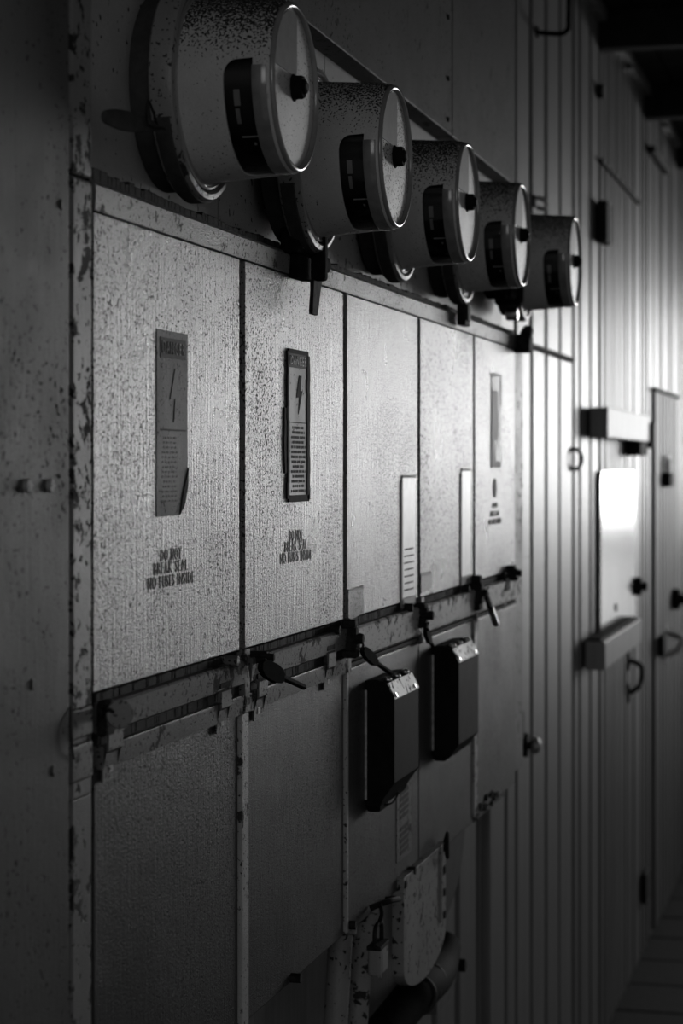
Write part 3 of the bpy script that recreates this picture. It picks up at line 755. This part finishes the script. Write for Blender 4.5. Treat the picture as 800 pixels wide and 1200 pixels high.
bm = N(); cyl(bm, (p.x-w*1.1, -.024, zc+.001), (p.x-w*1.1, -.020, zc+.001), .002, 10); obj('rivet', bm, M_screw, lk)

# round-bottomed plate and round shield below the cabinet
pa, pb = 462, 512; y = .004; xa, xb = X_at(pa, y), X_at(pb, y); zb_ = Z(487, 1146, y); za = ZB+.018; r = (xb-xa)/2
pts = [(xa, za), (xa, zb_+.045)]+[((xa+xb)/2-r*math.cos(PI*k/16), zb_+.045-.045*math.sin(PI*k/16)) for k in range(1, 16)]+[(xb, zb_+.045), (xb, za)]
t = thing('tongue_plate', 'pale round ended plate hanging below the middle covers', 'plate', ((xa+xb)/2, y, zb_))
bm = N(); prism(bm, pts, 'y', y-.014, y+.004, .0015); obj('plate_sheet', bm, M_pipe, t)
bm = N(); xr = xb-.045; box(bm, xr-.004, xr+.004, y-.018, y-.012, zb_+.06, za, .002); obj('plate_rib', bm, M_pipe, t)
for k in range(4):
    bm = N(); z = zb_+.06+k*.035; box(bm, xb-.02, xb-.004, y-.0165, y-.013, z, z+.012, .002); obj('rivet', bm, M_rust, t)
t = thing('round_shield', 'dark curved shield half hidden behind the round ended plate', 'plate', P(530, 1030, .05))
bm = N(); yy = .05; pts = []
za, zb_ = ZB+.02, Z(517, 1083, yy); x0 = X_at(500, yy); x1 = X_at(546, yy)
pts = [(x0, za), (x0, zb_)]+[(X_at(517, yy)+(x1-X_at(517, yy))*math.sin(PI/2*k/12), za-.02-(za-.02-zb_)*math.cos(PI/2*k/12)) for k in range(13)]+[(x1, za)]
prism(bm, pts, 'y', yy, yy+.03, .002); obj('shield_sheet', bm, M_ringdk, t)
# conduits going down from the cabinet
def conduit(lb, pxa, pya, pxb, pyb, y, r):
    a = P(pxa, pya, y); b = P(pxb, pyb, y); d = (b-a).normalized(); a2 = Vector((a.x, y, ZB+.03)) ; bm = N()
    k = (0.0-a.z)/(b.z-a.z); e = a+(b-a)*k
    t = thing('conduit', lb, 'pipe', (e.x, e.y, 0), 'conduits below the cabinet')
    s = a+(b-a)*((ZB+.03-a.z)/(b.z-a.z))
    cyl(bm, s, e, r, 28); obj('pipe', bm, M_pipe, t)
    bm = N(); m = a+(b-a)*((ZB-.0-a.z)/(b.z-a.z)); cyl(bm, m+d*.0, m+d*.03, r+.005, 28, .002); obj('collar', bm, M_pipe, t)
conduit('pale vertical conduit nearest below the cabinet', 397, 1130, 393, 1200, .042, .0165)
conduit('pale conduit beside the padlock below the cabinet', 424, 1100, 417, 1200, .042, .0165)
bm = N(); tube(bm, smooth_path([P(446, 1215, .04), P(470, 1185, .03), P(489, 1162, .022), P(505, 1150, .03), P(515, 1135, .055), (X_at(520, .07), .07, Z(520, 1110, .07))], 8), .030, 24)
t = thing('flexible_conduit', 'dark bent conduit elbow at the bottom of the frame', 'pipe', P(480, 1172, .03)); obj('hose', bm, M_black, t)
for k in range(3):
    p0 = P(487+7*k, 1166-8*k, .022+.004*k); p1 = P(490+7*k, 1163-8*k, .022+.004*k); bm = N(); dd = (p1-p0).normalized(); cyl(bm, p0-dd*.004, p0+dd*.006, .0335-.001*k, 28, .003); obj('hose_rib', bm, M_ringdk, t)
# bracket plate to the right of the elbow
t = thing('angle_bracket', 'pale slanted bracket plate beside the bent conduit', 'bracket', P(535, 1150, .06))
bm = N(); q = [P(512, 1160, .05), P(535, 1128, .05), P(539, 1132, .05), P(528, 1170, .05), P(512, 1190, .05)]
prism(bm, [(v.x, v.z) for v in q], 'y', .05, WY, .002); obj('bracket_plate', bm, M_wooddk, t)
p = P(538, 1131, .05); bm = N(); cyl(bm, p+Vector((0, .01, 0)), p+Vector((0, -.012, 0)), .012, 6, .002); obj('bracket_bolt', bm, M_rust, t)

# ================================================================ THINGS ON THE PLANK WALL
yf = WY-.007
# header block
p0 = P(712, 479, yf-.05); p1 = P(763, 490, yf-.05)
bx0, bx1 = p0.x, X_at(762, yf-.05); zt_, zb_ = Z(712, 477, yf-.05), Z(712, 513, yf-.05)
t = thing('wood_block', 'pale wooden header block above the shiny plate', 'block', ((bx0+bx1)/2, yf, zb_))
bm = N(); box(bm, bx0, bx1, yf-.05, yf, zb_, zt_, .004); obj('block_body', bm, M_block, t)
bm = N(); xq = X_at(757, yf-.05); box(bm, xq-.16, xq+.02, yf-.05, yf-.005, zb_-.045, zb_, .006); obj('latch_block', bm, M_rust, t)
bm = N(); box(bm, bx1-.03, bx1+.02, yf-.06, yf, zb_-.02, zt_-.02, .006); obj('end_clip', bm, M_rust, t)
# shiny plate
xa, xb = X_at(701.5, yf), X_at(742, yf); za, zb_ = Z(701, 552, yf), Z(701, 738, yf)
t = thing('metal_plate', 'bright polished metal plate with rounded corners reflecting daylight', 'plate', ((xa+xb)/2, yf, zb_))
bm = N(); prism(bm, rrect(xa, xb, zb_-.05, za, .035), 'y', yf-.006, yf, .001); pl = obj('plate_sheet', bm, M_mirror, t)
for px, py in ((721, 571), (721, 712)):
    p = P(px, py, yf-.006); bm = N(); cyl(bm, p+Vector((0, .002, 0)), p+Vector((0, -.004, 0)), .012, 14, .001); obj('screw', bm, M_rust, t)
# shelf box below it
ys = yf-.055; p0 = P(709, 748, ys); sx0, sx1 = p0.x, X_at(751, ys); zt_, zb_ = Z(709, 752, ys), Z(709, 786, ys)
t = thing('wood_shelf', 'small wooden shelf box jutting out below the shiny plate', 'shelf', ((sx0+sx1)/2, yf, zb_))
bm = N(); box(bm, sx0, sx1, ys, yf, zb_, zt_, .005); obj('shelf_body', bm, M_block, t)
bm = N(); box(bm, sx0+.02, sx1-.02, ys+.012, yf-.004, zt_-.004, zt_+.006, .002); obj('shelf_slot', bm, M_rust, t)
def small(name, lb, cat, bm, mat, loc): return tag(obj(name, bm, mat, None, loc), lb, cat)
p = P(742, 687, yf); bm = N(); cyl(bm, p, p+Vector((0, -.028, 0)), .03, 14, .005); cyl(bm, p+Vector((0, -.02, 0)), p+Vector((0, -.045, 0)), .014, 12, .003); small('latch_knob', 'dark knob at the lower right edge of the shiny plate', 'knob', bm, M_rust, p)
# bow handle under the shelf
def bow(lb, px, ya, yb, y, out, r, mat, par):
    a, b = P(px, ya, y), P(px, yb, y); bm = N()
    tube(bm, smooth_path([a, a+Vector((.01, -out*.8, -.01)), (a+b)/2+Vector((.02, -out*1.15, .02)), b+Vector((.01, -out*.9, .02)), b], 6), r, 10); h = obj('door_handle', bm, mat, par, label=lb)
    for v in (a, b): bm = N(); box(bm, v.x-.02, v.x+.02, y-.006, y, v.z-.03, v.z+.03, .002); obj('handle_plate', bm, mat, h)
bow('dark bow handle below the wooden shelf box', 736, 774, 812, yf, .035, .008, M_rust, d2)
bow('worn bow handle', 779, 742, 768, WY-.014, .05, .010, M_steel, d3)
p = P(772, 756, WY-.014); bm = N(); box(bm, p.x-.07, p.x+.07, p.y-.025, p.y, p.z-.035, p.z+.035, .006); obj('door_latch', bm, M_rust, d3, label='dark latch beside the worn bow handle')
p = P(788, 702, WY-.014); bm = N(); cyl(bm, p, p+Vector((0, -.03, 0)), .04, 16, .005); cyl(bm, p+Vector((0, -.02, 0)), p+Vector((0, -.05, 0)), .02, 12, .004); obj('door_knob', bm, M_rust, d3, label='dark round knob')
p = P(778, 562, WY-.014); t = thing('padlock', 'dark padlock hanging on the farthest plank door', 'padlock', p)
bm = N(); box(bm, p.x-.075, p.x+.075, p.y-.03, p.y, p.z-.026, p.z+.026, .008); obj('lock_body', bm, M_rust, t)
bm = N(); tube(bm, smooth_path([(p.x-.03, p.y-.015, p.z+.02), (p.x-.03, p.y-.015, p.z+.06), (p.x, p.y-.015, p.z+.085), (p.x+.03, p.y-.015, p.z+.06), (p.x+.03, p.y-.015, p.z+.02)], 5), .007, 8); obj('shackle', bm, M_steel, t)
# ring pull on planks
p = P(663, 538, WY); t = thing('ring_pull', 'dark round ring pull on the planks left of the shiny plate', 'handle', p)
bm = N(); cyl(bm, p, p+Vector((0, -.008, 0)), .014, 16, .002); obj('ring_plate', bm, M_rust, t)
bm = N(); tube(bm, [p+Vector((.060*math.cos(a), -.020-.012*math.cos(a), .026*math.sin(a))) for a in [2*PI*k/24 for k in range(24)]], .005, 8, closed=True); obj('ring', bm, M_rust, t)
# black strip, hook, rod, bar
p = P(703, 262, yf); bm = N(); h = 24*dep(p.x, p.y)/F; box(bm, p.x-.07, p.x+.05, yf-.028, yf, p.z-h, p.z+h, .006); small('strap_plate', 'dark vertical strap high on the tall plank door', 'strap', bm, M_rust, p)
p = P(625, 236, WY); t = thing('wall_hook', 'small dark hook on the planks above the farthest meter', 'hook', p)
bm = N(); box(bm, p.x-.015, p.x+.015, WY-.005, WY, p.z-.014, p.z+.014, .002); obj('hook_plate', bm, M_rust, t)
bm = N(); tube(bm, smooth_path([p+Vector((0, 0, .008)), p+Vector((0, -.018, .006)), p+Vector((0, -.03, -.006)), p+Vector((0, -.024, -.018)), p+Vector((0, -.008, -.014))], 5), .005, 8); obj('hook_rod', bm, M_steel, t)
a = P(628, 38, WY); t = thing('rod_handle', 'black bent rod handle high on the wall at the top of the frame', 'handle', a)
bm = N(); zu = a.z+.20; out = .075; tube(bm, smooth_path([(a.x, WY, a.z), (a.x, WY-out*.75, a.z-.006), (a.x, WY-out*.97, a.z+.004), (a.x, WY-out, a.z+.02), (a.x, WY-out, zu-.02), (a.x, WY-out*.9, zu), (a.x, WY, zu)], 6), .0055, 10); obj('rod', bm, M_black, t)
for z in (a.z, zu): bm = N(); cyl(bm, (a.x, WY+.002, z), (a.x, WY-.006, z), .014, 16, .002); obj('rod_foot', bm, M_rust, t)
p = P(766, 187, WY); bm = N(); box(bm, p.x-.25, p.x+.3, WY-.03, WY, p.z-.012, p.z+.012, .005); small('iron_bar', 'short dark horizontal bar high on the far planks', 'bar', bm, M_rust, p)
p = P(699, 107, WY); bm = N(); cyl(bm, p, p+Vector((0, -.02, 0)), .02, 14, .004); small('wall_peg', 'dark peg high on the planks near the ceiling', 'peg', bm, M_rust, p)
p = P(755, 1036, yf); bm = N(); box(bm, p.x-.09, p.x+.05, yf-.016, yf, p.z-.05, p.z+.05, .004); obj('door_hinge', bm, M_rust, d2, label='dark hinge near the floor')

# ================================================================ CAMERA AND LIGHT
cam = bpy.data.cameras.new('camera'); co = bpy.data.objects.new('camera', cam); COL.objects.link(co)
co.location = (0, CAMY, ZC); co.rotation_euler = (PI/2, 0, -PI/2+TH)
cam.sensor_fit = 'VERTICAL'; cam.sensor_height = 36; cam.sensor_width = 24; cam.lens = 36*F/1200
cam.shift_y = -(600-545)/1200
cam.clip_start = .05; cam.dof.use_dof = True; cam.dof.focus_distance = 2.32; cam.dof.aperture_fstop = 7.5
S.camera = co

def area(name, loc, target, sx, sy, power, spread=PI):
    l = bpy.data.lights.new(name, 'AREA'); l.shape = 'RECTANGLE'; l.size = sx; l.size_y = sy; l.energy = power; l.spread = spread
    o = bpy.data.objects.new(name, l); COL.objects.link(o); o.location = loc
    o.rotation_euler = (Vector(target)-Vector(loc)).to_track_quat('-Z', 'Y').to_euler(); return o
# daylight from the open far end of the passage
area('daylight', (14, -2.3, ZC+.36), (3.0, -.1, ZC+.08), 3.0, 1.35, 11.8, math.radians(48))
area('ground_glow', (14, -2.9, ZC-.92), (3.5, -.4, ZC-.3), 3.6, .6, 1.2, math.radians(70))
# added fill lamp behind the camera, brightens the near sides of the meters
area('fill_near', (-3.0, -1.6, ZC+1.0), (1.9, -.1, ZC+.35), 2.0, 1.6, 14)
w = bpy.data.worlds.new('world'); S.world = w; w.use_nodes = True
w.node_tree.nodes['Background'].inputs[0].default_value = (1, 1, 1, 1); w.node_tree.nodes['Background'].inputs[1].default_value = .075

vs = S.view_settings; S.display_settings.display_device = 'sRGB'
vs.view_transform = 'Standard'; vs.look = 'None'; vs.exposure = 0; vs.gamma = 1; vs.use_curve_mapping = False
